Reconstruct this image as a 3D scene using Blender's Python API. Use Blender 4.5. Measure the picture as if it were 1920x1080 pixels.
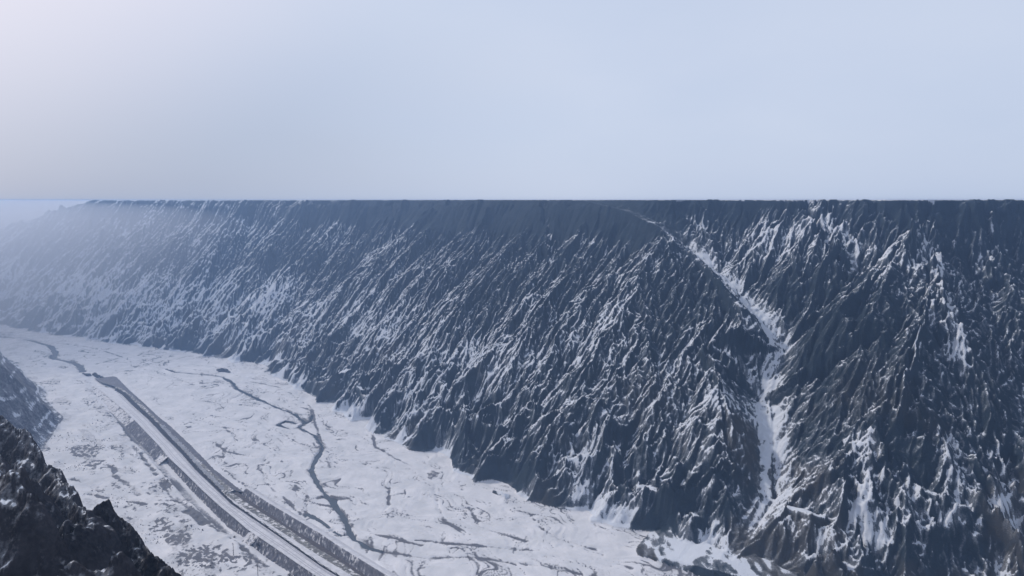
import bpy, math, random
import numpy as np

S = bpy.context.scene
for o in list(bpy.data.objects):
    bpy.data.objects.remove(o)

# ------------------------------------------------------------------ camera
F_PX, PITCH, CZ = 1297.0, math.radians(7.25), 250.0
cam_d = bpy.data.cameras.new('camera')
cam = bpy.data.objects.new('camera', cam_d)
S.collection.objects.link(cam)
cam.location = (0, 0, CZ + 0.9)
cam.rotation_euler = (math.radians(90) - PITCH, 0, 0)
cam_d.sensor_width = 36.0
cam_d.lens = 36.0 * F_PX / 1920.0
cam_d.clip_start = 1.0
cam_d.clip_end = 40000.0
S.camera = cam

# ------------------------------------------------------------------ sky, sun, exposure
SUN_AZ, SUN_EL = math.radians(-52), math.radians(38)      # azimuth from +Y, clockwise
SUN_DIR = (math.sin(SUN_AZ) * math.cos(SUN_EL), math.cos(SUN_AZ) * math.cos(SUN_EL), math.sin(SUN_EL))
W = bpy.data.worlds.new('World')
S.world = W
W.use_nodes = True
nt = W.node_tree
nt.nodes.clear()


def wn(t, **k):
    n = nt.nodes.new(t)
    for a, b in k.items():
        setattr(n, a, b)
    return n


out = wn('ShaderNodeOutputWorld')
bg = wn('ShaderNodeBackground')
sky = wn('ShaderNodeTexSky', sky_type='NISHITA')
sky.sun_disc = False
sky.sun_elevation = SUN_EL
sky.sun_rotation = SUN_AZ
sky.air_density = 1.0
sky.dust_density = 2.0
sky.ozone_density = 2.0
bg.inputs['Strength'].default_value = 0.10
tc = wn('ShaderNodeTexCoord')
# thin high cloud veil over the clear sky, brighter towards the sun
dot = wn('ShaderNodeVectorMath', operation='DOT_PRODUCT')
dot.inputs[1].default_value = SUN_DIR
nt.links.new(tc.outputs['Generated'], dot.inputs[0])
glow = wn('ShaderNodeMapRange', interpolation_type='SMOOTHSTEP')
glow.inputs['From Min'].default_value = 0.70
glow.inputs['From Max'].default_value = 1.0
nt.links.new(dot.outputs['Value'], glow.inputs['Value'])
nz = wn('ShaderNodeTexNoise')
nz.inputs['Scale'].default_value = 1.6
nz.inputs['Detail'].default_value = 6
nz.inputs['Roughness'].default_value = 0.45
mp = wn('ShaderNodeMapping')
mp.inputs['Scale'].default_value = (1, 1, 2.5)
nt.links.new(tc.outputs['Generated'], mp.inputs['Vector'])
nt.links.new(mp.outputs['Vector'], nz.inputs['Vector'])
# fog bank: azimuth towards the sun side, low on the horizon
sepv = wn('ShaderNodeSeparateXYZ')
nt.links.new(tc.outputs['Generated'], sepv.inputs[0])
bank = wn('ShaderNodeMath', operation='MULTIPLY_ADD')      # -x*0.9 + 0.55*noise
bank.inputs[1].default_value = -1.0
nt.links.new(sepv.outputs['X'], bank.inputs[0])
nsc = wn('ShaderNodeMath', operation='MULTIPLY')
nsc.inputs[1].default_value = 0.55
nt.links.new(nz.outputs['Fac'], nsc.inputs[0])
nt.links.new(nsc.outputs[0], bank.inputs[2])
bankr = wn('ShaderNodeMapRange', interpolation_type='SMOOTHSTEP')
bankr.inputs['From Min'].default_value = 0.20
bankr.inputs['From Max'].default_value = 0.85
nt.links.new(bank.outputs[0], bankr.inputs['Value'])
low = wn('ShaderNodeMapRange', interpolation_type='SMOOTHSTEP')
low.inputs['From Min'].default_value = 0.0
low.inputs['From Max'].default_value = 0.34
low.inputs['To Min'].default_value = 1.0
low.inputs['To Max'].default_value = 0.0
nt.links.new(sepv.outputs['Z'], low.inputs['Value'])
bankf = wn('ShaderNodeMath', operation='MULTIPLY')
nt.links.new(bankr.outputs[0], bankf.inputs[0])
nt.links.new(low.outputs[0], bankf.inputs[1])


def wmix(fac, a, b):
    m = wn('ShaderNodeMix', data_type='RGBA')
    for sock, v in ((m.inputs[0], fac), (m.inputs[6], a), (m.inputs[7], b)):
        if hasattr(v, 'links'):
            nt.links.new(v, sock)
        elif isinstance(v, tuple):
            sock.default_value = (*v, 1)
        else:
            sock.default_value = v
    return m.outputs[2]


VEIL, VEIL2 = (4.3, 5.4, 7.6), (7.0, 7.6, 9.0)
FOG, GLOW = (3.9, 4.6, 6.2), (9.2, 8.6, 9.4)
veil = wmix(nz.outputs['Fac'], VEIL, VEIL2)
veil = wmix(bankf.outputs[0], veil, FOG)
veil = wmix(glow.outputs[0], veil, GLOW)
skyc = wmix(0.93, sky.outputs['Color'], veil)
nt.links.new(skyc, bg.inputs['Color'])
nt.links.new(bg.outputs[0], out.inputs[0])

sd = bpy.data.lights.new('sun', 'SUN')
sd.energy = 3.0
sd.angle = math.radians(2.5)
sd.color = (1.0, 0.95, 0.90)
sun = bpy.data.objects.new('sun', sd)
S.collection.objects.link(sun)
sun.location = (-3000, 1500, 2500)
sun.rotation_euler = (math.pi / 2 - SUN_EL, 0, math.pi - SUN_AZ)

S.view_settings.view_transform = 'Standard'
S.view_settings.look = 'None'
S.view_settings.exposure = 0.0
S.view_settings.gamma = 1.0
S.view_settings.use_curve_mapping = False
S.render.engine = 'CYCLES'
S.cycles.max_bounces = 6
S.cycles.volume_bounces = 1
S.cycles.use_denoising = True

# ------------------------------------------------------------------ helpers
R2 = math.sqrt(2.0)
rng = np.random.default_rng(7)
random.seed(7)


def ray(px, py):
    a, b = (px - 960) / F_PX, -(py - 540) / F_PX
    c, s = math.cos(PITCH), math.sin(PITCH)
    return a, c + b * s, -s + b * c


def uv(x, y):
    return (y - x) / R2, (x + y) / R2


def xy(u, v):
    return (v - u) / R2, (u + v) / R2


def gp(px, py, z=0.0):
    """ground position (u along the valley, v across it) of a survey point at height z"""
    r = ray(px, py)
    t = (z - CZ) / r[2]
    return uv(r[0] * t, r[1] * t)


def dp(px, py, d):
    r = ray(px, py)
    t = d / r[1]
    return (*uv(r[0] * t, d), CZ + r[2] * t)


def hash2(ix, iy, seed):
    n = ix.astype(np.int32).view(np.uint32) * np.uint32(374761393) + iy.astype(np.int32).view(np.uint32) * np.uint32(668265263) + np.uint32((seed * 1442695041) & 0xFFFFFFFF)
    n = (n ^ (n >> np.uint32(13))) * np.uint32(1274126177)
    n = n ^ (n >> np.uint32(16))
    return n.astype(np.float32) * np.float32(1 / 4294967295.0)


def vnoise(x, y, seed=0):
    ix, iy = np.floor(x), np.floor(y)
    fx, fy = x - ix, y - iy
    fx = fx * fx * fx * (fx * (fx * 6 - 15) + 10)
    fy = fy * fy * fy * (fy * (fy * 6 - 15) + 10)
    a, b = hash2(ix, iy, seed), hash2(ix + 1, iy, seed)
    c, d = hash2(ix, iy + 1, seed), hash2(ix + 1, iy + 1, seed)
    return (a + (b - a) * fx) * (1 - fy) + (c + (d - c) * fx) * fy


def fbm(x, y, oct=4, seed=0, gain=0.5):
    s, a, t = 0.0, 1.0, 0.0
    for k in range(oct):
        s = s + a * vnoise(x, y, seed + k * 17)
        t += a
        a *= gain
        x, y = x * 2.03 + 11.3, y * 2.03 - 7.7
    return s / t


def sstep(a, b, x):
    t = np.clip((x - a) / (b - a), 0, 1)
    return t * t * (3 - 2 * t)


def seg_dist(U, V, pts, vals=None):
    """distance to a polyline, the interpolated value along it and the side (left > 0)"""
    best = np.full(U.shape, 1e18)
    val = np.zeros(U.shape)
    side = np.zeros(U.shape)
    for i in range(len(pts) - 1):
        (x0, y0), (x1, y1) = pts[i][:2], pts[i + 1][:2]
        dx, dy = x1 - x0, y1 - y0
        L2 = dx * dx + dy * dy
        t = np.clip(((U - x0) * dx + (V - y0) * dy) / L2, 0, 1)
        ex, ey = U - (x0 + t * dx), V - (y0 + t * dy)
        d = ex * ex + ey * ey
        m = d < best
        best = np.where(m, d, best)
        side = np.where(m, np.sign(dx * (V - y0) - dy * (U - x0)), side)
        if vals is not None:
            val = np.where(m, vals[i] + t * (vals[i + 1] - vals[i]), val)
    return np.sqrt(best), val, side


def gullies(U, V, gu, gv, octaves, branch=0.9, seed=0):
    """directional cell noise whose stripes follow the fall line and branch octave by octave"""
    H = np.zeros(U.shape)
    DU = np.zeros(U.shape)
    DV = np.zeros(U.shape)
    for k, (wl, amp) in enumerate(octaves):
        su, sv = gu + branch * DU, gv + branch * DV
        m = np.sqrt(su * su + sv * sv) + 1e-4
        pu, pv = -sv / m, su / m                  # across the slope
        x, y = U / wl, V / wl
        ix, iy = np.floor(x), np.floor(y)
        fx, fy = x - ix, y - iy
        hc = np.zeros(U.shape)
        hs = np.zeros(U.shape)
        wt = np.zeros(U.shape)
        for i in (-2, -1, 0, 1):
            for j in (-2, -1, 0, 1):
                h1 = hash2(ix - i, iy - j, seed + 31 * k)
                h2 = hash2(ix - i, iy - j, seed + 31 * k + 7)
                px, py = fx + i - h1 * 0.5, fy + j - h2 * 0.5
                w = np.exp(-2.0 * (px * px + py * py))
                ph = 2 * math.pi * (px * pu + py * pv)
                hc += w * np.cos(ph)
                hs -= w * np.sin(ph)
                wt += w
        hc /= wt
        hs /= wt
        a = amp
        H += a * hc
        g = a * hs * 2 * math.pi / wl
        DU += g * pu
        DV += g * pv
    return H


# ------------------------------------------------------------------ materials
def mat(name):
    m = bpy.data.materials.new(name)
    m.use_nodes = True
    m.node_tree.nodes.clear()
    return m


class NT:
    def __init__(s, m):
        s.t = m.node_tree

    def n(s, typ, ins=None, **k):
        n = s.t.nodes.new(typ)
        for a, b in k.items():
            setattr(n, a, b)
        for key, v in (ins or {}).items():
            sock = n.inputs[key]
            if hasattr(v, 'links'):
                s.t.links.new(v, sock)
            elif isinstance(v, tuple) and len(v) == 3 and sock.type == 'RGBA':
                sock.default_value = (*v, 1)
            else:
                sock.default_value = v
        return n

    def math(s, op, a, b=0.0, c=0.0):
        n = s.n('ShaderNodeMath', {0: a, 1: b, 2: c}, operation=op)
        return n.outputs[0]

    def mix(s, f, a, b):
        return s.n('ShaderNodeMix', {0: f, 6: a, 7: b}, data_type='RGBA').outputs[2]

    def ramp(s, v, a, b, lo=0.0, hi=1.0):
        return s.n('ShaderNodeMapRange', {'Value': v, 'From Min': a, 'From Max': b, 'To Min': lo, 'To Max': hi},
                   interpolation_type='SMOOTHSTEP').outputs[0]

    def noise(s, vec, scale, detail=4, rough=0.55):
        return s.n('ShaderNodeTexNoise', {'Vector': vec, 'Scale': scale, 'Detail': detail, 'Roughness': rough}).outputs['Fac']

    def attr(s, name):
        return s.n('ShaderNodeAttribute', attribute_name=name).outputs['Fac']

    def finish(s, col, rough, height=None, bump=0.5, dist=0.5, spec=0.3):
        b = s.n('ShaderNodeBsdfPrincipled', {'Base Color': col, 'Roughness': rough, 'Specular IOR Level': spec})
        if height is not None:
            bn = s.n('ShaderNodeBump', {'Height': height, 'Strength': bump, 'Distance': dist})
            s.t.links.new(bn.outputs[0], b.inputs['Normal'])
        o = s.n('ShaderNodeOutputMaterial')
        s.t.links.new(b.outputs[0], o.inputs[0])
        return b


SNOW = (0.68, 0.70, 0.74)
SNOW_WARM = (0.67, 0.65, 0.65)


def make_wall_mat(name, dark, mid, brown, snow_noise=0.42, fine=1.0, bdist=1.8, spec=0.1):
    m = mat(name)
    t = NT(m)
    pos = t.n('ShaderNodeNewGeometry').outputs['Position']
    big = t.noise(pos, 0.012, 4)
    med = t.noise(pos, 0.09, 5, 0.6)
    fin = t.noise(pos, fine, 5, 0.65)
    col = t.mix(t.ramp(med, 0.3, 0.7), dark, mid)
    col = t.mix(t.math('MULTIPLY', t.ramp(big, 0.48, 0.68), t.attr('brown')), col, brown)
    col = t.mix(t.ramp(fin, 0.35, 0.75, 0.0, 0.5), col, tuple(c * 1.7 for c in mid))
    sn = t.math('ADD', t.attr('snow'), t.math('MULTIPLY', t.math('SUBTRACT', fin, 0.5), snow_noise * 2))
    sn = t.math('ADD', sn, t.math('MULTIPLY', t.math('SUBTRACT', med, 0.5), snow_noise))
    sf = t.math('ADD', t.math('MULTIPLY', t.ramp(sn, 0.02, 0.50), 0.20), t.math('MULTIPLY', t.ramp(sn, 0.47, 0.60), 0.74))
    col = t.mix(sf, col, SNOW)
    rough = t.math('MULTIPLY_ADD', sf, -0.15, 0.92)
    t.finish(col, rough, t.math('ADD', t.math('MULTIPLY', fin, 0.7), med), 0.8, bdist, spec)
    return m


M_WALL = make_wall_mat('eroded_wall', (0.011, 0.018, 0.023), (0.023, 0.033, 0.041), (0.056, 0.049, 0.040))
M_HILL = make_wall_mat('near_slope', (0.040, 0.035, 0.037), (0.082, 0.073, 0.076), (0.07, 0.06, 0.06), 0.75, 0.4)
M_CRAG = make_wall_mat('crag_rock', (0.010, 0.010, 0.012), (0.046, 0.043, 0.048), (0.07, 0.06, 0.066), 0.6, 1.3, 0.5, 0.0)


def make_floor_mat():
    m = mat('valley_snow')
    t = NT(m)
    pos = t.n('ShaderNodeNewGeometry').outputs['Position']
    med = t.noise(pos, 0.05, 4, 0.6)
    fin = t.noise(pos, 0.5, 4, 0.6)
    snow = t.mix(t.ramp(med, 0.3, 0.7), (0.54, 0.535, 0.54), SNOW_WARM)
    gravel = t.mix(fin, (0.07, 0.07, 0.078), (0.17, 0.165, 0.175))
    g = t.math('ADD', t.attr('gravel'), t.math('MULTIPLY', t.math('SUBTRACT', fin, 0.5), 0.55))
    gf = t.ramp(g, 0.30, 0.72)
    col = t.mix(gf, snow, gravel)
    t.finish(col, 0.8, t.math('ADD', fin, med), 0.35, 0.6, 0.2)
    return m


M_FLOOR = make_floor_mat()


def simple_mat(name, c1, c2, scale=0.6, rough=0.85, bump=0.4, snow_lo=None, snow_hi=None, stretch=None, spec=0.2):
    """two-tone rough ground; snow_lo..snow_hi give the noise range in which snow lies on it"""
    m = mat(name)
    t = NT(m)
    co = t.n('ShaderNodeTexCoord').outputs['Object']
    if stretch:
        co = t.n('ShaderNodeMapping', {'Vector': co, 'Rotation': (0, 0, math.radians(-45)), 'Scale': stretch}).outputs[0]
    a = t.noise(co, scale, 5, 0.6)
    b = t.noise(co, scale * 0.23, 3)
    col = t.mix(t.ramp(a, 0.3, 0.7), c1, c2)
    if snow_lo is not None:
        s = t.math('ADD', t.math('MULTIPLY', a, 0.65), t.math('MULTIPLY', b, 0.35))
        col = t.mix(t.ramp(s, snow_lo, snow_hi), col, SNOW_WARM)
    t.finish(col, rough, t.math('ADD', a, b), bump, 0.4, spec)
    return m


M_ROAD = simple_mat('road_snow', (0.50, 0.49, 0.50), (0.65, 0.635, 0.64), 0.3, 0.75, 0.2)
M_RAMP = simple_mat('ramp_snow', (0.10, 0.098, 0.105), (0.2, 0.19, 0.2), 0.35, 0.85, 0.4, 0.40, 0.52)
M_TRACK = simple_mat('tyre_track', (0.25, 0.24, 0.26), (0.45, 0.44, 0.47), 0.8, 0.8, 0.2)
M_RIPRAP = simple_mat('riprap', (0.07, 0.068, 0.078), (0.17, 0.165, 0.18), 0.45, 0.9, 0.6, 0.52, 0.66, (1.3, 0.25, 1))
M_LEVEE = simple_mat('levee_gravel', (0.10, 0.095, 0.105), (0.19, 0.18, 0.19), 0.5, 0.9, 0.5, 0.60, 0.74, (1.0, 0.3, 1))
M_DARKROAD = simple_mat('bare_track', (0.055, 0.048, 0.050), (0.10, 0.088, 0.088), 0.5, 0.9, 0.3)
M_RUBBLE = simple_mat('rubble', (0.10, 0.095, 0.09), (0.24, 0.23, 0.21), 0.35, 0.9, 0.6, 0.49, 0.58)
M_DITCH = simple_mat('ditch_scrub', (0.018, 0.017, 0.022), (0.05, 0.048, 0.055), 0.7, 0.95, 0.6)
M_BOULDER = simple_mat('boulder', (0.035, 0.036, 0.04), (0.09, 0.088, 0.092), 0.7, 0.9, 0.7, 0.60, 0.70)
M_SHRUB = simple_mat('shrub_twigs', (0.018, 0.017, 0.018), (0.045, 0.04, 0.04), 1.5, 0.95, 0.3)


def water_mat():
    m = mat('river_water')
    t = NT(m)
    pos = t.n('ShaderNodeNewGeometry').outputs['Position']
    a = t.noise(pos, 0.8, 3)
    col = t.mix(a, (0.028, 0.036, 0.042), (0.055, 0.065, 0.072))
    t.finish(col, 0.22, a, 0.15, 0.15, 0.35)
    return m


M_WATER = water_mat()


# ------------------------------------------------------------------ mesh builders
def grid_mesh(name, X, Y, Z, material, face_mask=None, attrs=None, smooth=True):
    nu, nv = X.shape
    idx = np.arange(nu * nv).reshape(nu, nv)
    q = np.stack([idx[:-1, :-1], idx[:-1, 1:], idx[1:, 1:], idx[1:, :-1]], -1).reshape(-1, 4)
    if face_mask is not None:
        q = q[face_mask.reshape(-1)]
    used = np.zeros(nu * nv, bool)
    used[q.reshape(-1)] = True
    remap = np.cumsum(used) - 1
    q = remap[q]
    co = np.stack([X, Y, Z], -1).reshape(-1, 3)[used]
    me = bpy.data.meshes.new(name)
    me.vertices.add(len(co))
    me.vertices.foreach_set('co', co.astype(np.float32).reshape(-1))
    me.loops.add(q.size)
    me.loops.foreach_set('vertex_index', q.astype(np.int32).reshape(-1))
    me.polygons.add(len(q))
    me.polygons.foreach_set('loop_start', np.arange(0, q.size, 4, dtype=np.int32))
    me.polygons.foreach_set('use_smooth', np.full(len(q), smooth))
    for k, a in (attrs or {}).items():
        at = me.attributes.new(k, 'FLOAT', 'POINT')
        at.data.foreach_set('value', a.reshape(-1)[used].astype(np.float32))
    me.update(calc_edges=True)
    me.materials.append(material)
    o = bpy.data.objects.new(name, me)
    S.collection.objects.link(o)
    return o


def raw_mesh(name, verts, faces, material, smooth=True, parent=None):
    me = bpy.data.meshes.new(name)
    me.from_pydata([tuple(map(float, v)) for v in verts], [], [tuple(map(int, f)) for f in faces])
    me.polygons.foreach_set('use_smooth', np.full(len(me.polygons), smooth))
    me.update()
    me.materials.append(material)
    o = bpy.data.objects.new(name, me)
    S.collection.objects.link(o)
    if parent:
        o.parent = parent
    return o


def tag(o, label=None, cat=None, group=None, kind=None):
    for k, v in (('label', label), ('category', cat), ('group', group), ('kind', kind)):
        if v:
            o[k] = v
    return o


# ------------------------------------------------------------------ plan of the canyon (u along, v across)
FOOT = [(-6000, 900), (-600, 700), (-141, 615), (60, 458), (150, 408), (214, 410), (275, 411), (336, 410), (397, 392), (495, 401),
        (620, 407), (790, 424), (983, 451), (1100, 425), (1189, 401), (1467, 302), (1682, 239), (2050, 120), (2300, 110),
        (2700, 400), (3600, 1400), (9000, 6000)]
FOOT_U = [p[0] for p in FOOT]


def wall_profile(d):
    return np.interp(d, [0, 5, 12, 40, 90, 160, 215, 238, 260, 272, 20000], [0, 5, 13, 38, 82, 142, 186, 208, 242, 251.2, 251.4])


def wall_hit(px, py, back):
    """point on the far wall's mean face on that bearing, moved back by some metres"""
    d = np.arange(420.0, 2600.0, 2.0)
    r = ray(px, py)
    x, y, z = r[0] * d / r[1], d, CZ + r[2] * d / r[1]
    u, v = uv(x, y)
    dist, _, side = seg_dist(u, v, FOOT)
    w = np.where(side > 0, wall_profile(dist), -1)
    k = int(np.argmax(w >= z))
    return dp(px, py, d[k] + back)


RAV3 = [(*gp(1335, 1090, 2.0), 2.0)] + [wall_hit(*p) for p in ((1440, 930, 18), (1432, 750, 40), (1460, 655, 34), (1430, 600, 26), (1350, 512, 18),
                                                            (1290, 458, 16), (1230, 418, 15), (1185, 396, 16), (1120, 381, 24))]
RAV3.append((RAV3[-1][0] + 160, RAV3[-1][1] + 120, 250.0))
RAVINE, RAV_Z = [p[:2] for p in RAV3], [p[2] for p in RAV3]
END3 = [(2520, 130, 95.0), (2330, 235, 135.0)] + [wall_hit(*p) for p in ((0, 432, 45), (90, 405, 40), (165, 383, 40))] + [(1830, 510, 249.5)]
ENDCUT, END_Z = [p[:2] for p in END3], [p[2] - 1 for p in END3]
FAN = [gp(a, b) for a, b in ((1150, 1030), (1180, 1042), (1215, 1051), (1265, 1066), (1330, 1092), (1560, 1150))]


def base_height(U, V):
    wob = (fbm(U / 150, V / 150, 3, 5) - 0.5) * 34 + (fbm(U / 45, V / 45, 2, 9) - 0.5) * 12
    drv, _, _ = seg_dist(U, V, RAVINE)
    wob = wob * sstep(15, 110, drv)
    dist, _, side = seg_dist(U, V, FOOT)
    dF = np.where(side > 0, dist, -dist)
    dF = dF + wob * sstep(10, 90, dF) + (np.abs(2 * fbm(U / 46, V / 46, 3, 3) - 1) - 0.25) * -34 * sstep(-26, 4, dF) * (1 - sstep(40, 100, dF))
    z = wall_profile(np.maximum(dF, 0))
    # ravines cut into the plateau
    for pts, zz, sl, sr, r0 in ((RAVINE, RAV_Z, 0.92, 0.80, 5.0), (ENDCUT, END_Z, 0.10, 0.10, 2.0)):
        d, zt, sd_ = seg_dist(U, V, pts, zz)
        d = np.maximum(d + (fbm(U / 40, V / 40, 3, 21) - 0.5) * 14 * sstep(8, 50, d) - r0, 0)
        if pts is RAVINE:
            sr = np.interp(zt, [110, 150, 251], [0.8, 0.40, 0.30])
        rz = zt + np.where(sd_ > 0, sl, sr) * d
        z = np.where((dF > -5), np.minimum(z, np.maximum(rz, 0)), z)
    # alluvial fan below the ravine, ending in a cut scarp
    d, sc, sd_ = seg_dist(U, V, FAN, [0.2, 0.8, 2.5, 5.0, 8.0, 9.0])
    d = d + (fbm(U / 9, V / 9, 3, 26) - 0.5) * 3
    fz = np.where(d < 3, sc * np.clip(d, 0, 3) / 3, sc + (d - 3) * 0.16)
    fz = np.minimum(fz, 14) * sstep(FAN[0][0] - 1, FAN[0][0] - 22, U)
    z = np.where(((sd_ < 0) & (dF < 70) & (U < FAN[0][0])), np.maximum(z, fz), z)
    # near wall
    dN = np.interp(U, [300, 760, 830, 900, 1340], [112, 118, 150, 186, 198]) + (fbm(U / 90, V / 90, 3, 40) - 0.5) * 16 - V
    dN = np.where(U > 1500, dN - (U - 1500) * 0.35, dN)
    zn = np.interp(np.maximum(dN, 0), [0, 6, 40, 110, 160, 220, 330, 20000], [0, 3, 48, 138, 190, 225, 240, 244])
    return z, dF, zn, dN


# ------------------------------------------------------------------ valley floor traces
def P(*pts, z=0.0):
    return [gp(a, b, z) for a, b in pts]


RIVER = [
    (P((-40, 630), (15, 632), (60, 638), (95, 648), (104, 660), (100, 672), (135, 678), (150, 685), (156, 696)), 5.0),
    (P((310, 690), (330, 697), (400, 703), (418, 706), (437, 717), (443, 727), (480, 745), (520, 763), (552, 775), (572, 790), (560, 800),
       (590, 815), (606, 838), (592, 860), (583, 880), (595, 905), (610, 925), (630, 950), (648, 975), (655, 995), (665, 1010), (690, 1025),
       (720, 1033)), 2.4),
    (P((552, 775), (585, 778), (583, 788), (562, 799)), 1.8),
    (P((556, 793), (536, 787), (520, 795), (545, 803), (562, 801)), 1.8),
    (P((608, 930), (628, 934), (633, 950), (645, 965)), 1.4),
    (P((655, 1000), (640, 1003), (622, 992)), 1.4),
    (P((575, 960), (600, 974), (618, 987)), 1.5),
]
LINES = [P(*l) for l in (
    ((575, 752), (587, 770), (590, 790), (604, 830)), ((185, 697), (250, 694), (300, 690), (345, 685)),
    ((420, 800), (440, 816), (462, 826)),
    ((405, 830), (425, 846), (456, 851)), ((500, 850), (490, 880), (500, 905), (515, 922)), 
    ((730, 910), (728, 945), (720, 960)), ((690, 770), (703, 835), (745, 860), (800, 885), (850, 905)),
    ((815, 908), (822, 950), (835, 975), (870, 1000)), 
    ((880, 950), (900, 985), (985, 1012)), ((530, 930), (550, 950), (572, 966)), 
    ((575, 930), (573, 968), (590, 985)), ((1010, 985), (1040, 1005), (1120, 1030)),
    ((780, 1010), (900, 1022), (1010, 1030)), ((700, 1000), (790, 1020)), ((715, 1032), (800, 1044), (870, 1041), (950, 1051), (1020, 1060), (1090, 1075)), ((470, 715), (520, 725), (560, 745)),
    ((90, 640), (170, 650), (230, 668), (180, 682)), ((250, 690), (262, 684), (300, 678)), ((220, 660), (330, 668)),
)]
PATHS = [P(*l) for l in (                       # dark cut banks on the near terrace
    ((203, 872), (215, 880), (212, 893), (230, 903), (262, 930)), ((136, 900), (165, 908), (190, 920)), ((168, 925), (200, 935)),
    ((250, 835), (275, 868), (300, 905), (330, 940)), ((243, 942), (272, 948)), ((175, 806), (190, 818)),
    ((225, 791), (250, 825)), ((180, 738), (205, 752), (225, 790)),
    ((262, 850), (300, 895), (345, 945), (395, 985), (440, 1015), (500, 1062)), ((350, 960), (380, 985)),
)]
CANAL = P((186, 728), (200, 748), (215, 772), (237, 800), (262, 828), (287, 856), (312, 886), (340, 915), (372, 948), (400, 975), (428, 998))
SCRUB = [(*gp(a, b), r) for a, b, r in ((165, 850, 22), (150, 845, 20), (180, 870, 14), (230, 815, 8), (190, 730, 12), (205, 735, 10),
                                         (170, 755, 14), (215, 840, 8), (400, 1040, 26), (360, 1050, 24), (330, 1010, 16), (440, 1060, 18),
                                         (300, 985, 14), (240, 800, 8), (120, 690, 12), (150, 720, 10))]


def road_lim(u):
    return np.interp(u, [350, 560, 860, 1040, 1130], [204, 205, 228, 245, 258]), np.interp(u, [350, 560, 640, 860, 1080, 1130], [246, 244, 246, 264, 284, 270])


def floor_relief(U, V, dF, dN):
    wx = U + (fbm(U / 60, V / 60, 3, 71) - 0.5) * 60
    wy = V + (fbm(U / 60, V / 60, 3, 83) - 0.5) * 60
    h = (fbm(wx / 70, wy / 26, 4, 60) - 0.5) * 2.0 + (fbm(wx / 16, wy / 8, 3, 66) - 0.5) * 0.5
    l0, l1 = road_lim(U)
    terr = sstep(-2, -10, V - l0)                    # near terrace: hummocky
    h = h * (1 - 0.3 * terr) + terr * ((fbm(U / 35, V / 18, 5, 90, 0.6) - 0.45) * 5.0 + 1.2)
    h = h + 0.4
    # apron under the far wall
    h = h + 1.6 * sstep(-30, 0, dF) ** 2
    gr = np.zeros(U.shape)
    n1 = fbm(U / 7, V / 7, 3, 101) - 0.5
    n2 = fbm(U / 25, V / 25, 2, 107) - 0.5
    # braided dry channels: thin lines where a warped noise crosses a level
    c = fbm(wx / 55, wy / 22, 3, 130)
    line = 1 - sstep(0.0, 0.018, np.abs(c - 0.47))
    c2 = fbm(wx / 30 + 5, wy / 14, 3, 140)
    line2 = 1 - sstep(0.0, 0.020, np.abs(c2 - 0.55))
    c3 = fbm(wx / 24 + 9, wy / 9, 4, 145)
    line3 = (1 - sstep(0.0, 0.030, np.abs(c3 - 0.5))) + (1 - sstep(0.0, 0.022, np.abs(c3 - 0.62)))
    gr += 0.34 * line3 * (1 - terr)
    h -= 0.3 * line3 * (1 - terr)
    gate = sstep(0.38, 0.54, fbm(U / 90, V / 50, 2, 150))
    gr += (line * 0.62 + line2 * 0.5) * gate * (1 - terr)
    h -= (line * 0.35 + line2 * 0.25) * gate * (1 - terr)
    gr += (1 - terr) * 0.36 * sstep(0.46, 0.70, fbm(wx / 26, wy / 9, 4, 155, 0.6))
    h += (1 - terr) * (fbm(wx / 10, wy / 4, 3, 158) - 0.5) * 1.0
    for l in LINES:
        d, _, _ = seg_dist(U, V, l)
        d = d + n1 * 2.5
        k = 1 - sstep(0.3, 2.4, d)
        gr += 0.62 * k * (0.7 + 1.6 * n2)
        h -= 0.5 * k
    for l in PATHS:
        d, _, _ = seg_dist(U, V, l)
        d = d + n1 * 5
        k = 1 - sstep(0.4, 2.8, d)
        gr += 0.8 * k * (0.75 + 1.2 * n2)
        h -= 0.9 * k
    d, cw, _ = seg_dist(U, V, CANAL, [2.2, 2.6, 3.2, 3.6, 3.6, 3.2, 3.4, 3.2, 2.6, 2.2, 2.0])
    k = 1 - sstep(cw, cw + 1.2, d + n1 * 1.2)
    gr = np.where(k > 0, np.maximum(gr, 0.52 * k + n2 * 0.35 * k), gr)
    h -= 1.2 * k
    for (a, b, r) in SCRUB:
        d = np.hypot(U - a, (V - b) * 1.5) / r + n2 * 0.9
        spk = sstep(0.46, 0.60, fbm(U / 3.2, V / 2.0, 3, 160))
        gr += 0.75 * (1 - sstep(0.4, 1.0, d)) * spk
    gr += terr * 0.42 * sstep(0.42, 0.66, fbm(U / 30, V / 14, 4, 168, 0.6))
    spk = sstep(0.60, 0.72, fbm(U / 4, V / 2.6, 3, 170)) * sstep(0.42, 0.6, fbm(U / 50, V / 30, 2, 175))
    gr += 0.5 * terr * spk
    wet = np.zeros(U.shape)
    for l, w in RIVER:
        d, _, _ = seg_dist(U, V, l)
        d = d + n1 * 3.0 + n2 * 2.0
        k = 1 - sstep(w * 0.55, w * 1.0 + 0.8, d)
        wet = np.maximum(wet, k)
        gr += 0.35 * (1 - sstep(w, w + 4, d)) * (0.5 + 1.5 * n2)
    h = h * (1 - wet) + (-1.3) * wet
    # flatten under the road corridor
    inr = sstep(l0 - 3, l0 + 1, V) * (1 - sstep(l1 - 1, l1 + 3, V)) * sstep(330, 345, U) * (1 - sstep(1100, 1125, U)) * 0
    cor = sstep(l0 - 3, l0, V) * (1 - sstep(l1, l1 + 3, V)) * (1 - sstep(1090, 1120, U))
    h = h * (1 - cor) - 0.6 * cor
    gr *= 1 - cor * 0.5
    return h, np.clip(gr, 0, 1.2)


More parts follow.
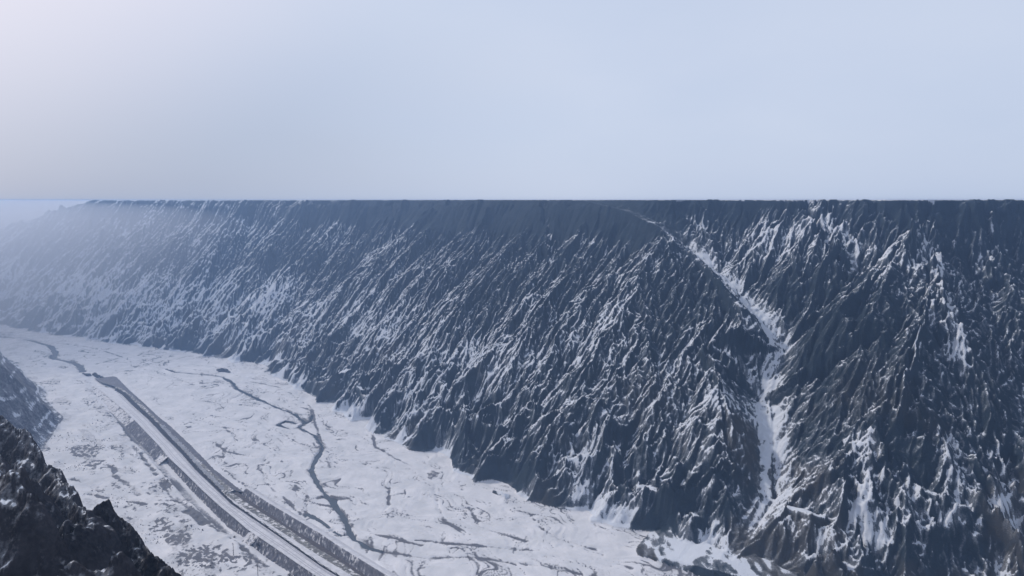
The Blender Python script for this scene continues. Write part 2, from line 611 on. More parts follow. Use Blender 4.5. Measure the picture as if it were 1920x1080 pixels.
# ------------------------------------------------------------------ terrain grid
def axis(segments):
    a = [segments[0][0]]
    for lo, hi, s0, s1 in segments:
        x, n = lo, 0
        while x < hi - 0.5 * min(s0, s1):
            t = (x - lo) / (hi - lo)
            x += s0 + (s1 - s0) * t
            a.append(min(x, hi))
    return np.unique(np.array(a))


gu_ = axis([(-4500, -200, 700, 20), (-200, 60, 4.0, 1.2), (60, 700, 0.85, 1.0), (700, 1300, 1.05, 1.8), (1300, 2300, 1.9, 4.2), (2300, 4500, 6, 500)])
gv_ = axis([(-4500, -60, 700, 8), (-60, 150, 4, 2), (150, 390, 1.15, 1.1), (390, 720, 0.75, 0.9), (720, 900, 1.0, 2.5), (900, 4500, 4, 600)])
U, V = np.meshgrid(gu_, gv_, indexing='ij')
Zf, dF, Zn, dN = base_height(U, V)
fl, gravel = np.zeros(U.shape), np.zeros(U.shape)
fm = (np.maximum(Zf, Zn) < 7)
fl[fm], gravel[fm] = floor_relief(U[fm], V[fm], dF[fm], dN[fm])



def surf_hit(px, py):
    d = np.arange(420.0, 1500.0, 1.5)
    r = ray(px, py)
    u, v = uv(r[0] * d / r[1], d)
    z = CZ + r[2] * d / r[1]
    i = np.clip(np.searchsorted(gu_, u), 0, len(gu_) - 1)
    j = np.clip(np.searchsorted(gv_, v), 0, len(gv_) - 1)
    k = int(np.argmax(Zf[i, j] >= z))
    return float(u[k]), float(v[k])


CHUTES = []                                   # (line on the slope, half width, snow gain, depth)
for pts, w, g, dep in (
        (((1530, 382), (1560, 420), (1600, 465), (1625, 505)), 10, 0.32, 6), (((1270, 381), (1300, 405), (1325, 428)), 7, 0.5, 5),
        (((1020, 379), (1028, 410), (1030, 440), (1036, 490)), 4, 0.65, 4), (((1730, 384), (1738, 430), (1742, 475)), 8, 0.38, 5),
        (((1850, 400), (1848, 450), (1840, 500)), 7, 0.32, 4), (((1762, 490), (1768, 560), (1792, 640), (1802, 690)), 7, 0.42, -4),
        (((1742, 560), (1735, 640), (1700, 740), (1690, 800)), 5, 0.35, -3),
        (((1608, 815), (1632, 880), (1615, 950), (1640, 1040)), 10, 0.62, 3), (((1880, 850), (1892, 950), (1872, 1060)), 11, 0.6, 3),
        (((1785, 830), (1800, 890), (1780, 960)), 8, 0.5, 2), (((1540, 1000), (1560, 1050), (1530, 1090)), 8, 0.4, 2),
        (((1330, 1010), (1370, 1050), (1400, 1090)), 9, 0.5, 0), (((1340, 640), (1400, 690), (1420, 730)), 2.5, 0.45, 2),
        (((1690, 900), (1720, 980), (1700, 1060)), 7, 0.45, 2), (((735, 378), (742, 420), (738, 450)), 3, 0.4, 2)):
    CHUTES.append(([surf_hit(*p) for p in pts], w, g, dep))
chsnow = np.zeros(U.shape)
for line, w, g, dep in CHUTES:
    lu, lv = [p[0] for p in line], [p[1] for p in line]
    m = (U > min(lu) - 40) & (U < max(lu) + 40) & (V > min(lv) - 40) & (V < max(lv) + 40)
    d, _, _ = seg_dist(U[m], V[m], line)
    d = d + (fbm(U[m] / 7, V[m] / 7, 4, 470, 0.65) - 0.5) * w * 2.2
    k = 1 - sstep(w * 0.35, w * 1.25, d)
    chsnow[m] += g * k
    Zf[m] = np.where(Zf[m] < 250.5, Zf[m] - dep * k, Zf[m])

gU, gV = np.gradient(Zf, gu_, gv_)
# smooth the fall direction a little
def blur(A, n):
    for _ in range(n):
        A = A.copy()
        A[1:-1] = (A[:-2] + 2 * A[1:-1] + A[2:]) * 0.25
        A[:, 1:-1] = (A[:, :-2] + 2 * A[:, 1:-1] + A[:, 2:]) * 0.25
    return A


gU, gV = blur(gU, 6), blur(gV, 6)
wallm = (0.35 * sstep(0, 8, dF) + 0.65 * sstep(2, 30, dF)) * (1 - sstep(247, 251, Zf))
cliff = sstep(202, 216, Zf + (fbm(U / 30, V / 30, 3, 205) - 0.5) * 22) * sstep(380, 430, U) * (1 - sstep(1000, 1500, U))
cliff_n = fbm(U / 22, V / 22, 2, 200)
er = np.zeros(U.shape)
wm = wallm > 0
wu_ = U[wm] + (fbm(U[wm] / 18, V[wm] / 18, 3, 310) - 0.5) * 9
wv_ = V[wm] + (fbm(U[wm] / 18, V[wm] / 18, 3, 320) - 0.5) * 9
er[wm] = gullies(wu_, wv_, gU[wm], gV[wm], [(120, 10.0), (44, 6.0), (15, 3.6), (7.2, 2.5), (3.6, 1.3), (2.0, 0.5)], 1.0, 300)
steep = sstep(0.15, 0.5, np.hypot(gU, gV))
dr, _, sdr = seg_dist(U, V, RAVINE)
wallm = wallm * (0.35 + 0.65 * sstep(4, 26, dr))
em = wallm * steep * (1 - 0.68 * cliff * sstep(0.25, 0.5, cliff_n))
rough = (fbm(U / 8, V / 8, 4, 210, 0.62) - 0.5) * 6.0
lowz = 1 - sstep(70, 125, Zf + (cliff_n - 0.5) * 40)
Zw = Zf + em * (er - 2.0) * (1 - 0.2 * lowz) + wallm * steep * rough * (0.5 + 0.5 * lowz) * (1 - 0.6 * cliff)
Zw = np.minimum(Zw, 251.6)
near = sstep(0, 20, dN)
Znn = Zn + near * (np.sin(Zn * 1.1 + 3 * fbm(U / 40, V / 40, 2, 220)) * 0.25 + (fbm(U / 12, V / 12, 4, 230) - 0.5) * 4)
# plateaus: gently rolling
Z = np.maximum(Zw, 0) + np.where(dF < 3, 0, 0)
floor_w = 1 - sstep(0.0, 6.0, np.maximum(Zf, Zn))
Z = np.maximum(np.where(Zf > 0, Zw, 0), np.where(dN > 0, Znn, 0)) + fl * floor_w

# the crag zone of the near wall is modelled separately; keep the sheet below it
CR_U, CR_V = (70.0, 300.0), (-40.0, 95.0)
sink = sstep(CR_U[0] + 2, CR_U[0] + 14, U) * (1 - sstep(CR_U[1] - 14, CR_U[1] - 2, U)) * sstep(CR_V[0] + 2, CR_V[0] + 14, V) * (1 - sstep(CR_V[1] - 14, CR_V[1] - 2, V))
Z = Z - sink * 26
# leave the camera free air
rc = np.hypot(U, V)
Z = np.minimum(Z, 236 + np.maximum(rc - 30, 0) * 0.12)

# snow lying on the slopes
zu, zv = np.gradient(Z, gu_, gv_)
nzv = 1 / np.sqrt(1 + zu * zu + zv * zv)
nx, ny = -(zv - zu) / R2 * nzv, -(zu + zv) / R2 * nzv       # world normal
zb = blur(Z, 3)
curv = np.clip((Z - zb), -1.5, 1.5)
cover = fbm(U / 85, V / 60, 4, 407, 0.6)
right = sstep(330, 170, U)                                   # wind-scoured flank beside the ravine
far = sstep(700, 1300, U)
dr, _, sdr = seg_dist(U, V, RAVINE)
snow = (nzv - 0.66) * 1.6 + (-nx) * 0.46 + ny * 0.10 + (cover - 0.5) * 0.85 + 0.31 + (fbm(U / 7, V / 7, 3, 450) - 0.5) * 0.5
snow += 0.18 * far - 0.13 * right + 0.10 * (1 - sstep(60, 150, Zf)) * (1 - right) + 0.85 * (1 - sstep(4, 30, Zf)) * (0.42 - sstep(0.40, 0.56, fbm(U / 30, V / 30, 3, 455)))
snow -= 0.6 * cliff + 0.35 * sstep(225, 240, Zf) * (U < 900)
snow += 0.04 * (sdr > 0) * sstep(165, 200, Zf) * (1 - sstep(90, 190, dr)) * (Zf < 250)
snow += 0.46 * (1 - sstep(0.5, 6 + 8 * sstep(100, 170, Zf), dr + (fbm(U / 6, V / 6, 4, 420, 0.75) - 0.5) * 30)) * sstep(18, 32, Zf)
flank = (sdr > 0) * sstep(10, 24, dr) * (1 - sstep(80, 130, dr)) * sstep(40, 75, Zf) * (1 - sstep(165, 205, Zf))
snow -= 0.30 * flank + 0.15 * sstep(95, 150, Zf) * (U > 330) + 0.10 * (1 - sstep(22, 58, Zf)) * (1 - sstep(520, 800, U)) - 0.03 * (1 - sstep(80, 120, Zf))
snow += 0.10 * np.exp(-(((U - 400) / 170) ** 2 + ((V - 490) / 75) ** 2))
snow += np.where((dF < 6) & (U < 330), 0.05 + (fbm((U - V) / 5, (U + V) / 16, 3, 480) - 0.5) * 1.1, 0)
snow += chsnow + 0.30 * np.clip(curv, -0.6, 0.6)
snow = np.where(Zf > 250.9, 1.2, snow)
brown = (1 - sstep(45, 120, Zf)) * 1.3 + 0.6 * right * (1 - sstep(90, 160, Zf))
# near slope: thin snow on the trails
nsnow = 0.21 + 0.6 * sstep(0.80, 0.95, np.sin(Zn * 0.40 + U * 0.02 + 5 * fbm(U / 50, V / 50, 3, 430))) * sstep(0.4, 0.55, fbm(U / 30, V / 8, 2, 435)) + (fbm(U / 8, V / 3, 3, 440) - 0.5) * 0.7 + 0.25 * (1 - sstep(2, 14, Zn))
is_near = (Zn > Zf) & (dN > 0)

# faces by surface
c4 = lambda A: (A[:-1, :-1] + A[1:, :-1] + A[:-1, 1:] + A[1:, 1:]) / 4
cF, cN, cZf, cZn = c4(dF), c4(dN), c4(Zf), c4(Zn)
f_wall = (cZf > 1.2) & (cZf >= cZn)
f_near = (cZn > 1.2) & ~f_wall
f_floor = ~(f_wall | f_near)
f_plat = f_wall & (cZf > 251.05)
f_wall &= ~f_plat
X, Y = xy(U, V)
tag(grid_mesh('valley_floor', X, Y, Z, M_FLOOR, f_floor, {'gravel': gravel}), kind='structure')
tag(grid_mesh('canyon_wall', X, Y, Z, M_WALL, f_wall, {'snow': snow, 'brown': brown}), kind='structure')
tag(grid_mesh('plateau', X, Y, Z, M_FLOOR, f_plat, {'gravel': fbm(U / 30, V / 30, 3, 3) * 0.3}), kind='structure')
tag(grid_mesh('hillside', X, Y, Z, M_HILL, f_near, {'snow': nsnow, 'brown': brown * 0}), kind='structure')

# ------------------------------------------------------------------ crags of the near wall
def crag_patch():
    u = np.arange(CR_U[0], CR_U[1], 0.40)
    v = np.arange(CR_V[0], CR_V[1], 0.36)
    U, V = np.meshgrid(u, v, indexing='ij')
    spurs = [
        ([dp(*p) for p in ((-260, 620, 215), (-60, 715, 205), (5, 765, 198), (45, 800, 190), (95, 858, 178), (128, 905, 168), (158, 955, 158), (172, 1000, 152), (185, 1100, 146))], 1.4, 3.4),
        ([dp(*p) for p in ((120, 985, 120), (165, 952, 132), (203, 941, 138), (232, 965, 137), (262, 1000, 134), (300, 1045, 128), (345, 1092, 122), (440, 1190, 112))], 1.4, 3.4),
        ([dp(*p) for p in ((-80, 830, 120), (10, 868, 112), (55, 920, 108), (85, 985, 106), (100, 1050, 104), (115, 1120, 102))], 1.2, 2.6),
        ([dp(*p) for p in ((80, 1080, 92), (130, 1048, 96), (190, 1035, 98), (235, 1060, 98), (275, 1100, 97))], 1.2, 2.6),
        ([dp(*p) for p in ((-90, 790, 165), (0, 845, 158), (45, 900, 150), (90, 960, 142), (120, 1010, 138))], 1.2, 2.4),
    ]
    wu = U + (fbm(U / 7, V / 7, 3, 500) - 0.5) * 5
    wv = V + (fbm(U / 7, V / 7, 3, 510) - 0.5) * 5
    base = np.full(U.shape, -1e3)
    for pts, s1, s2 in spurs:
        d, zc, sd_ = seg_dist(wu, wv, [p[:2] for p in pts], [p[2] for p in pts])
        z = zc - np.where(sd_ > 0, s1, s2) * np.maximum(d - 0.6, 0)
        base = np.maximum(base, z)
    slope = 190 - 1.25 * (V - 10) - 22
    base = np.maximum(base, np.minimum(slope, 196))
    gu, gv = np.gradient(base, u, v)
    gu, gv = blur(gu, 8), blur(gv, 8)
    e = gullies(U, V, gu, gv, [(15, 1.3), (6.5, 0.5), (2.8, 0.2)], 1.0, 520)
    blk = np.abs(2 * fbm(U / 13, V / 13, 2, 545) - 1) * 5.0 + np.abs(2 * fbm(U / 5, V / 5, 2, 548) - 1) * 2.2
    strata = np.sin(base * 1.9 + 4 * fbm(U / 20, V / 20, 2, 530)) * 0.16
    r = (fbm(U / 5, V / 5, 5, 540, 0.7) - 0.5) * 3.2
    Z = base + e + 0.6 - blk + strata + r
    edge = np.minimum.reduce([U - CR_U[0], CR_U[1] - U, V - CR_V[0], CR_V[1] - V])
    Z = Z - 45 * (1 - sstep(0, 14, edge))
    zu, zv = np.gradient(Z, u, v)
    nzv = 1 / np.sqrt(1 + zu * zu + zv * zv)
    nx = -(zv - zu) / R2 * nzv
    snow = (nzv - 0.70) * 1.3 - nx * 0.22 + 0.36 + (fbm(U / 14, V / 14, 3, 550) - 0.5) * 0.5
    X, Y = xy(U, V)
    o = grid_mesh('rock_outcrop', X, Y, Z, M_CRAG, None, {'snow': snow, 'brown': np.full(U.shape, 0.25)}, smooth=False)
    tag(o, 'jagged dark rock crags of the near canyon rim dusted with snow', 'rock outcrop')


crag_patch()

# ------------------------------------------------------------------ rivers
def ribbon(name, pts, half, z, material):
    p = np.array(pts)
    seg = np.hypot(*(p[1:] - p[:-1]).T)
    s = np.concatenate([[0], np.cumsum(seg)])
    t = np.arange(0, s[-1], 2.5)
    c = np.stack([np.interp(t, s, p[:, 0]), np.interp(t, s, p[:, 1])], -1)
    tg = np.gradient(c, axis=0)
    tg /= np.linalg.norm(tg, axis=1)[:, None] + 1e-9
    nn = np.stack([-tg[:, 1], tg[:, 0]], -1)
    L, Rr = c + nn * half, c - nn * half
    vs, fs = [], []
    for i in range(len(c)):
        for q in (L[i], Rr[i]):
            x, y = xy(*q)
            vs.append((x, y, z))
        if i:
            k = 2 * i
            fs.append((k - 2, k - 1, k + 1, k))
    return raw_mesh(name, vs, fs, material)


for i, (l, w) in enumerate(RIVER):
    tag(ribbon('river' if i < 2 else 'stream', l, w + 5.0, -0.55 + 0.004 * i, M_WATER), kind='structure')

# ------------------------------------------------------------------ road corridor: longitudinal edges surveyed as v(u)
def edge(pts, z, ext0=None, ext1=None):
    q = sorted(gp(a, b, z) for a, b in pts)
    return np.array([p[0] for p in q]), np.array([p[1] for p in q])


E2 = edge([(187, 718), (209, 725), (227, 737), (253, 763), (278, 785), (311, 820), (339, 848), (367, 880), (400, 911), (433, 943), (470, 968), (517, 1000), (568, 1036), (600, 1059), (633, 1079)], 5)
E1 = edge([(188, 728), (205, 745), (228, 764), (254, 788), (300, 836), (317, 857), (344, 882), (378, 916), (411, 946), (438, 968), (462, 989), (517, 1026), (556, 1053), (592, 1077)], 5)
E0 = edge([(313, 862), (333, 884), (362, 916), (400, 953), (431, 985), (452, 997), (488, 1031), (523, 1053), (562, 1077)], 0.3)
E4 = edge([(443, 940), (491, 971), (543, 1005), (600, 1041), (663, 1079)], 5)
E5 = edge([(473, 948), (530, 983), (560, 1003), (600, 1029), (629, 1045), (679, 1079)], 4)
E6 = edge([(473, 940), (530, 978), (560, 997), (600, 1019), (629, 1038), (689, 1079)], 4)
E7 = edge([(456, 912), (499, 940), (556, 974), (600, 1000), (629, 1020), (725, 1079)], 8)
LR = edge([(178, 697), (217, 704), (242, 729), (270, 754), (298, 780), (311, 789), (356, 831), (400, 876), (441, 908)], 1)
LL = edge([(190, 712), (227, 725), (269, 760), (300, 793), (344, 836), (400, 887), (439, 920)], 5)
ev = lambda e, u: np.interp(u, e[0], e[1])


def strip(name, u0, u1, rails, material, du=1.0, sub=3, jitter=0.0, seed=0, rib=0.0):
    """loft between rails [(v(u), z(u)), ...] from u0 to u1; ribs run down the slope"""
    u = np.arange(u0, u1 + du * 0.5, du)
    vv, zz = [], []
    rv = [np.broadcast_to(r[0](u) if callable(r[0]) else r[0], u.shape) for r in rails]
    rz = [np.broadcast_to(r[1](u) if callable(r[1]) else r[1], u.shape) for r in rails]
    for k in range(len(rails) - 1):
        for j in range(sub + (k == len(rails) - 2)):
            t = j / sub
            vv.append(rv[k] * (1 - t) + rv[k + 1] * t)
            zz.append(rz[k] * (1 - t) + rz[k + 1] * t)
    Vv, Zz = np.stack(vv, 1), np.stack(zz, 1)
    Uu = np.broadcast_to(u[:, None], Vv.shape).copy()
    if jitter:
        Zz = Zz + (fbm(Uu / 2.2, Vv / 2.2, 3, seed) - 0.5) * jitter
    if rib:
        inner = np.ones(Zz.shape[1])
        inner[0] = inner[-1] = 0.35
        Zz = Zz + (fbm(Uu / 1.6, Vv / 9, 2, seed + 5) - 0.5) * rib * inner
    Xx, Yy = xy(Uu, Vv)
    return grid_mesh(name, Xx, Yy, Zz, material)


RZ = 5.0
roadz = lambda u: np.interp(u, [350, 950, 1040, 1075], [RZ, RZ, 2.0, 0.6])
# road surface
tag(strip('road', 345, 1060, [(lambda u: ev(E1, u), roadz), (lambda u: ev(E2, u), roadz)], M_ROAD, 1.5, 6, 0.12, 600), kind='structure')
for k, (f0, w) in enumerate(((0.30, 0.45), (0.46, 0.45), (0.80, 0.6), (0.93, 0.8))):
    tv = lambda u, f0=f0: ev(E1, u) * (1 - f0) + ev(E2, u) * f0 + (vnoise(u / 40, u * 0, 610 + k) - 0.5) * 0.8
    tag(strip('wheel_track', 345, (900, 880, 960, 980)[k], [(lambda u: tv(u) - w / 2, lambda u: roadz(u) + 0.09), (lambda u: tv(u) + w / 2, lambda u: roadz(u) + 0.09)], M_TRACK, 2.0, 1), kind='structure')

# roadside embankments facing the near terrace
for (a, b, lab) in ((345, 474, 'dark stone embankment below the road, past the bushes at the ramp gap'),
                    (485, 690, 'long dark stone embankment below the road between the two ramp gaps'),
                    (706, 835, 'dark stone embankment below the road beside the fenced ditch')):
    toe = lambda u: np.where(u < 700, ev(E0, u), ev(E1, u) - 8.5)
    taper = lambda u, a=a, b=b: np.clip(np.minimum(u - a, b - u) / 5.0, 0.25, 1)
    o = strip('embankment', a, b, [(lambda u: toe(u) - 1.5, -0.7), (toe, lambda u: 0.3 + 0 * u), (lambda u: ev(E1, u) - 0.2, lambda u: roadz(u) - 0.12)], M_RIPRAP, 0.8, 6, 0.9, 620 + int(a), 1.3)
    tag(o, lab, 'embankment', 'stone embankments below the road')
# snowy shoulder filling behind the gaps and along the whole road
for a, b in ((473, 486), (689, 707), (834, 1060)):
    tag(strip('road_shoulder', a, b, [(lambda u: ev(E1, u) - 9.0, -0.9), (lambda u: ev(E1, u) - 4, lambda u: roadz(u) * 0.5 - 0.5), (lambda u: ev(E1, u), lambda u: roadz(u) - 0.2)], M_RAMP, 1.0, 4, 1.4, 640), kind='structure')

# dark ditch beside the road, with its far lip
dw = lambda u: np.interp(u, [350, 450, 560, 640, 800, 960], [1.6, 1.7, 2.4, 3.4, 4.6, 5.5])
tag(strip('ditch', 345, 1000, [(lambda u: ev(E2, u) - 0.4, lambda u: roadz(u) + 0.02), (lambda u: ev(E2, u) + dw(u) * 0.45 + (vnoise(u / 3, u * 0, 5) - 0.5), lambda u: roadz(u) - 1.1),
                               (lambda u: ev(E2, u) + dw(u) + (vnoise(u / 4, u * 0, 8) - 0.5) * 1.2, lambda u: roadz(u) + 0.45)], M_DITCH, 0.8, 3, 0.5, 650), kind='structure')
dEnd = lambda u: ev(E2, u) + dw(u) - 0.3
# lower reach: snowy berm, rubble, bare track, paved bank
tag(strip('snow_berm', 345, 572, [(dEnd, RZ + 0.15), (lambda u: (dEnd(u) + ev(E4, u)) / 2, RZ + 0.5), (lambda u: ev(E4, u), RZ + 0.05)], M_ROAD, 1.2, 4, 0.35, 660), kind='structure')
tag(strip('rubble_strip', 345, 572, [(lambda u: ev(E4, u) - 0.15, RZ - 0.1), (lambda u: ev(E5, u), RZ - 1.0)], M_RUBBLE, 0.8, 5, 0.8, 670), kind='structure')
tag(strip('bare_track', 345, 575, [(lambda u: ev(E5, u) - 0.1, RZ - 1.05), (lambda u: ev(E6, u) + 0.3, RZ - 1.05)], M_DARKROAD, 1.5, 3, 0.2, 680), kind='structure')
o = strip('levee', 345, 556, [(lambda u: ev(E6, u), RZ - 1.1), (lambda u: ev(E7, u), 8.0), (lambda u: ev(E7, u) + 0.8, 8.1)], M_RIPRAP, 0.8, 6, 0.5, 690, 0.7)
tag(o, 'grey streaked stone levee face beside the dark brown track along the river', 'levee')
tag(strip('levee_bank', 345, 560, [(lambda u: ev(E7, u) + 0.7, 7.95), (lambda u: ev(E7, u) + 4, 7.4), (lambda u: ev(E7, u) + 15, -0.8)], M_ROAD, 2.0, 4, 0.4, 695), kind='structure')
# upper reach: gravel crest between ditch and dark flood bank
llv = lambda u: np.maximum(ev(LL, u), dEnd(u) + 0.8)
tag(strip('gravel_crest', 566, 1010, [(dEnd, lambda u: roadz(u) + 0.1), (lambda u: llv(u) + 0.2, lambda u: roadz(u) + 0.3)], M_RUBBLE, 1.0, 4, 0.5, 700), kind='structure')
o = strip('levee', 566, 1090, [(llv, lambda u: roadz(u) + 0.25), (lambda u: llv(u) + 1.0, lambda u: roadz(u) + 0.4), (lambda u: np.maximum(ev(LR, u), llv(u) + 4), -0.2), (lambda u: np.maximum(ev(LR, u), llv(u) + 4) + 1.5, -0.9)], M_LEVEE, 1.0, 4, 0.5, 710, 0.5)
tag(o, 'long dark gravel flood bank with a bend, between the road and the white flats', 'levee')

# paving bars on the crest: short pale slabs lying across it
vs, fs = [], []
for u in np.arange(575, 790, 1.9):
    a = float(ev(E2, u) + dw(u)) + 0.1 + random.random() * 0.5
    b = a + 2.6 + random.random() * 2.0
    z0 = RZ + 0.18
    w, h = 0.42 + 0.25 * random.random(), 0.35 + 0.25 * random.random()
    k = len(vs)
    for (uu, v_, z_) in ((u, a, z0), (u + w, a, z0), (u + w, b, z0 + .1), (u, b, z0 + .1), (u, a, z0 + h), (u + w, a, z0 + h), (u + w, b, z0 + h), (u, b, z0 + h)):
        vs.append((*xy(uu, v_), z_))
    fs += [(k + 4, k + 5, k + 6, k + 7), (k, k + 1, k + 5, k + 4), (k + 1, k + 2, k + 6, k + 5), (k + 2, k + 3, k + 7, k + 6), (k + 3, k, k + 4, k + 7)]
tag(raw_mesh('paving_bars', vs, fs, M_ROAD, False), kind='stuff', label='row of short snow covered slabs along the ditch edge', cat='slabs')

# ------------------------------------------------------------------ boulders and shrubs
def terrain_z(u, v):
    i = np.clip(np.searchsorted(gu_, u), 1, len(gu_) - 1)
    j = np.clip(np.searchsorted(gv_, v), 1, len(gv_) - 1)
    return float(min(Z[i, j], Z[i - 1, j], Z[i, j - 1], Z[i - 1, j - 1]))


def rock_geo(cx, cy, cz, r, seed, squash=0.65):
    rn = random.Random(seed)
    import bmesh
    bm = bmesh.new()
    bmesh.ops.create_icosphere(bm, subdivisions=2, radius=1.0)
    for v in bm.verts:
        n = v.co.normalized()
        k = 0.75 + 0.5 * rn.random()
        v.co = n * k
        v.co.z *= squash
    vs = [(cx + v.co.x * r, cy + v.co.y * r, cz + v.co.z * r) for v in bm.verts]
    fs = [[v.index for v in f.verts] for f in bm.faces]
    bm.free()
    return vs, fs


def rock_group(name, px, py, items, label, cat):
    u, v = gp(px, py)
    x, y = xy(u, v)
    root = bpy.data.objects.new(name, None)
    S.collection.objects.link(root)
    z0 = terrain_z(u, v)
    root.location = (x, y, z0)
    tag(root, label, cat)
    for k, (dx, dy, r) in enumerate(items):
        uu, vv = uv(x + dx, y + dy)
        vs, fs = rock_geo(dx, dy, terrain_z(uu, vv) - z0 + r * 0.25, r, 900 + k + int(px))
        raw_mesh('boulder', vs, fs, M_BOULDER, False, root)


rock_group('rock_pile', 172, 703, [(-9, 2, 3), (-3, -3, 4), (4, 1, 3.4), (9, -4, 3), (14, -8, 3.5), (0, 6, 2.6), (20, -10, 2.6), (-14, 4, 2.4)], 'dark boulder pile at the upstream end of the road beside the stream', 'rock pile')
rock_group('rock_knoll', 418, 695, [(-8, 3, 3), (-2, 0, 5), (4, -3, 4.5), (9, -6, 3), (13, -9, 2.5), (1, 4, 3)], 'low dark rock knoll at the bend of the river below the far wall', 'rock knoll')
rock_group('rock_pile', 192, 725, [(-5, 0, 2.2), (0, -2, 2.8), (5, -1, 2.4), (8, -3, 1.8)], 'small dark rock heap on the snow where the road begins', 'rock pile')


def shrub(px, py, r, label, zz=None):
    u, v = gp(px, py, zz or 0.0)
    x, y = xy(u, v)
    z0 = terrain_z(u, v) if zz is None else zz - 0.4
    group = None
    rn = random.Random(int(px * 7 + py))
    root = bpy.data.objects.new('shrub', None)
    S.collection.objects.link(root)
    root.location = (x, y, z0)
    tag(root, label, 'shrub', group)
    vs, fs = [], []
    for k in range(420):
        a, e = rn.uniform(0, 2 * math.pi), rn.uniform(0.02, 1.0)
        rr = r * (0.35 + 0.65 * rn.random() ** 0.5) * (0.8 + 0.3 * math.sin(a * 3 + px))
        c = (math.cos(a) * rr * math.cos(e * 1.4), math.sin(a) * rr * math.cos(e * 1.4), rr * 0.85 * math.sin(e * 1.4) + 0.1)
        s = r * rn.uniform(0.06, 0.14)
        t = [(rn.uniform(-1, 1) * s, rn.uniform(-1, 1) * s, rn.uniform(-1, 1) * s) for _ in range(3)]
        b = len(vs)
        vs += [(c[0] + q[0], c[1] + q[1], c[2] + q[2]) for q in t]
        fs.append((b, b + 1, b + 2))
    raw_mesh('foliage', vs, fs, M_SHRUB, False, root)
    vs, fs = [], []
    for k in range(9):
        a = rn.uniform(0, 2 * math.pi)
        tip = (math.cos(a) * r * 0.6, math.sin(a) * r * 0.6, r * rn.uniform(0.4, 0.8))
        w = r * 0.035
        b = len(vs)
        vs += [(-w, -w, -0.3), (w, -w, -0.3), (0, w, -0.3), tip]
        fs += [(b, b + 1, b + 3), (b + 1, b + 2, b + 3), (b + 2, b, b + 3)]
    raw_mesh('stem', vs, fs, M_SHRUB, False, root)


shrub(483, 1020, 2.9, 'largest round dark bush at the ramp gap below the road', 2.4)
shrub(468, 1012, 1.9, 'smaller dark bush next to the largest round one at the ramp gap', 1.4)
shrub(456, 1013, 1.2, 'tiny dark bush at the foot of the embankment end')
shrub(440, 1008, 1.5, 'dark bush on the crossing of the two terrace paths')
shrub(543, 1076, 2.4, 'flat dark bush at the embankment toe, one of a touching pair')
shrub(553, 1079, 2.1, 'dark bush touching the flat one at the embankment toe')

def pole(px, py, label):
    u, v = gp(px, py, 1.0)
    x, y = xy(u, v)
    root = bpy.data.objects.new('utility_pole', None)
    S.collection.objects.link(root)
    root.location = (x, y, terrain_z(u, v))
    tag(root, label, 'utility pole', 'wooden poles along the near terrace')
    def prism(name, a, b, r0, r1, n=8):
        vs, fs = [], []
        ax = (b[0] - a[0], b[1] - a[1], b[2] - a[2])
        up = abs(ax[2]) > 0.5 * math.hypot(*ax)
        for c, r in ((a, r0), (b, r1)):
            for k in range(n):
                t = 2 * math.pi * k / n
                p, q = math.cos(t) * r, math.sin(t) * r
                vs.append((c[0] + p, c[1] + q, c[2]) if up else (c[0] + p * 0.707, c[1] + p * 0.707, c[2] + q))
        fs = [(k, (k + 1) % n, n + (k + 1) % n, n + k) for k in range(n)] + [tuple(range(n - 1, -1, -1)), tuple(range(n, 2 * n))]
        raw_mesh(name, vs, fs, M_SHRUB, False, root)
    prism('post', (0, 0, -0.6), (0, 0, 9.5), 0.22, 0.15)
    prism('crossarm', (0.75, -0.75, 8.8), (-0.75, 0.75, 8.8), 0.09, 0.09)


pole(257, 856, 'thin dark utility pole by the path bend under the embankment')
pole(438, 1042, 'thin dark utility pole in the scrub below the bushes')
pole(484, 1086, 'thin dark utility pole in the scrub just past the flat paired bushes')

# fine scrub tufts on the near terrace: uncountable
vs, fs = [], []
rn = random.Random(5)
cand = np.array([(rn.uniform(330, 1120), rn.uniform(120, 206)) for _ in range(9000)])
dens = fbm(cand[:, 0] / 22, cand[:, 1] / 14, 3, 800)
for (u, v), d in zip(cand, dens):
    l0, _ = road_lim(u)
    if d < 0.58 + rn.random() * 0.12 or v > l0 - 1:
        continue
    i, j = np.searchsorted(gu_, u), np.searchsorted(gv_, v)
    if dN[i, j] > 6:
        continue
    x, y = xy(u, v)
    z = terrain_z(u, v)
    s = rn.uniform(0.25, 0.75)
    for k in range(3):
        a = rn.uniform(0, math.pi)
        b = len(vs)
        cx, sx = math.cos(a) * s, math.sin(a) * s
        vs += [(x - cx, y - sx, z - 0.15), (x + cx, y + sx, z - 0.15), (x + cx * 0.3 + rn.uniform(-.2, .2), y + sx * 0.3 + rn.uniform(-.2, .2), z + s * rn.uniform(0.7, 1.5))]
        fs.append((b, b + 1, b + 2))
tag(raw_mesh('scrub', vs, fs, M_SHRUB, False), 'thin dark scrub tufts dotting the snowy near terrace', 'scrub', None, 'stuff')

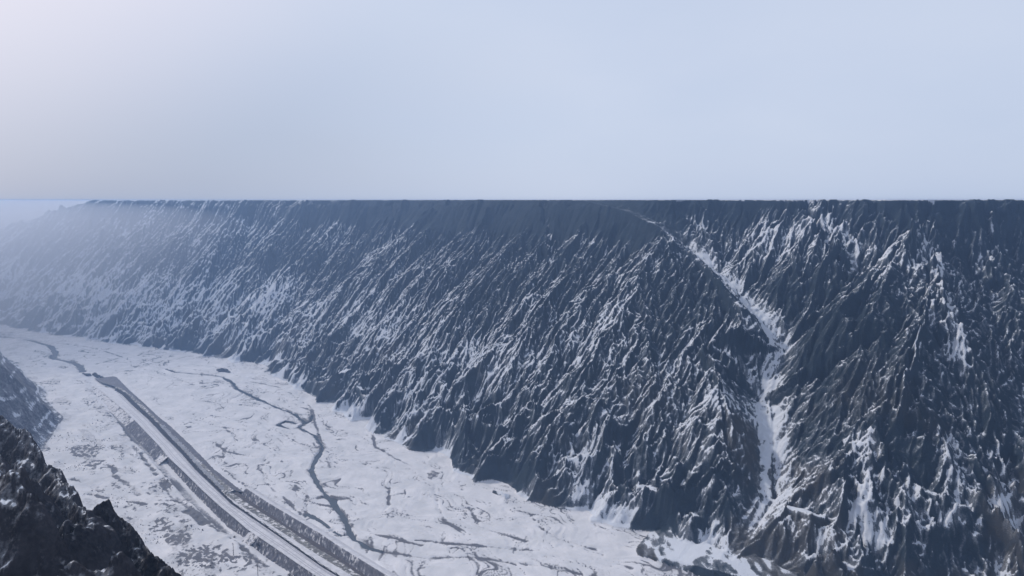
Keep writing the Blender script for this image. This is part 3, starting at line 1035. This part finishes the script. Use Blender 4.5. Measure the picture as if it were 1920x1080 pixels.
# ------------------------------------------------------------------ haze: one even body of air round everything
def haze():
    x0, z0, z1 = 6500.0, -12.0, 251.8
    vs = [(a * x0, b * x0, c) for c in (z0, z1) for a, b in ((-1, -1), (1, -1), (1, 1), (-1, 1))]
    fs = [(3, 2, 1, 0), (4, 5, 6, 7), (0, 1, 5, 4), (1, 2, 6, 5), (2, 3, 7, 6), (3, 0, 4, 7)]
    m = mat('haze_air')
    t = NT(m)
    p = t.n('ShaderNodeVolumePrincipled', {'Color': (0.315, 0.475, 0.755), 'Density': 0.00043, 'Anisotropy': 0.7})
    o = t.n('ShaderNodeOutputMaterial')
    t.t.links.new(p.outputs[0], o.inputs['Volume'])
    ob = raw_mesh('haze', vs, fs, m, False)
    tag(ob, 'pale blue winter haze filling the canyon', 'haze', None, 'stuff')




def fog_bank(c, r, density, label):
    # a shallow bank of denser mist lying in the far bend of the valley
    vs, fs = [], []
    N, K = 48, 24
    sp = lambda x, p: math.copysign(abs(x) ** p, x)
    for k in range(1, K):
        t = -math.pi / 2 + math.pi * k / K
        for n in range(N):
            a = 2 * math.pi * n / N
            w = 1 + 0.10 * math.sin(3 * a + 1) + 0.07 * math.sin(5 * a)
            vs.append((c[0] + r[0] * w * math.cos(a) * math.cos(t), c[1] + r[1] * w * math.sin(a) * math.cos(t), c[2] + r[2] * sp(math.sin(t), 0.2)))
    for k in range(K - 2):
        for n in range(N):
            m = (n + 1) % N
            fs.append((k * N + n, k * N + m, (k + 1) * N + m, (k + 1) * N + n))
    fs.append(tuple(range(N - 1, -1, -1)))
    fs.append(tuple((K - 2) * N + n for n in range(N)))
    m = mat('fog_air')
    t = NT(m)
    p = t.n('ShaderNodeVolumePrincipled', {'Color': (0.74, 0.735, 0.76), 'Density': density, 'Anisotropy': 0.6})
    o = t.n('ShaderNodeOutputMaterial')
    t.t.links.new(p.outputs[0], o.inputs['Volume'])
    tag(raw_mesh('fog_bank', vs, fs, m, False), label, 'fog', None, 'stuff')


fog_bank((-1560.0, 1900.0, 112.0), (1420.0, 980.0, 139.2), 0.0024, 'pale fog bank lying in the far bend of the canyon')
fog_bank((-2700.0, 3400.0, 112.5), (2200.0, 1600.0, 139.0), 0.0014, 'distant fog filling the valley beyond the end of the canyon wall')
haze()
print('verts', sum(len(o.data.vertices) for o in S.objects if o.type == 'MESH'), 'faces', sum(len(o.data.polygons) for o in S.objects if o.type == 'MESH'))
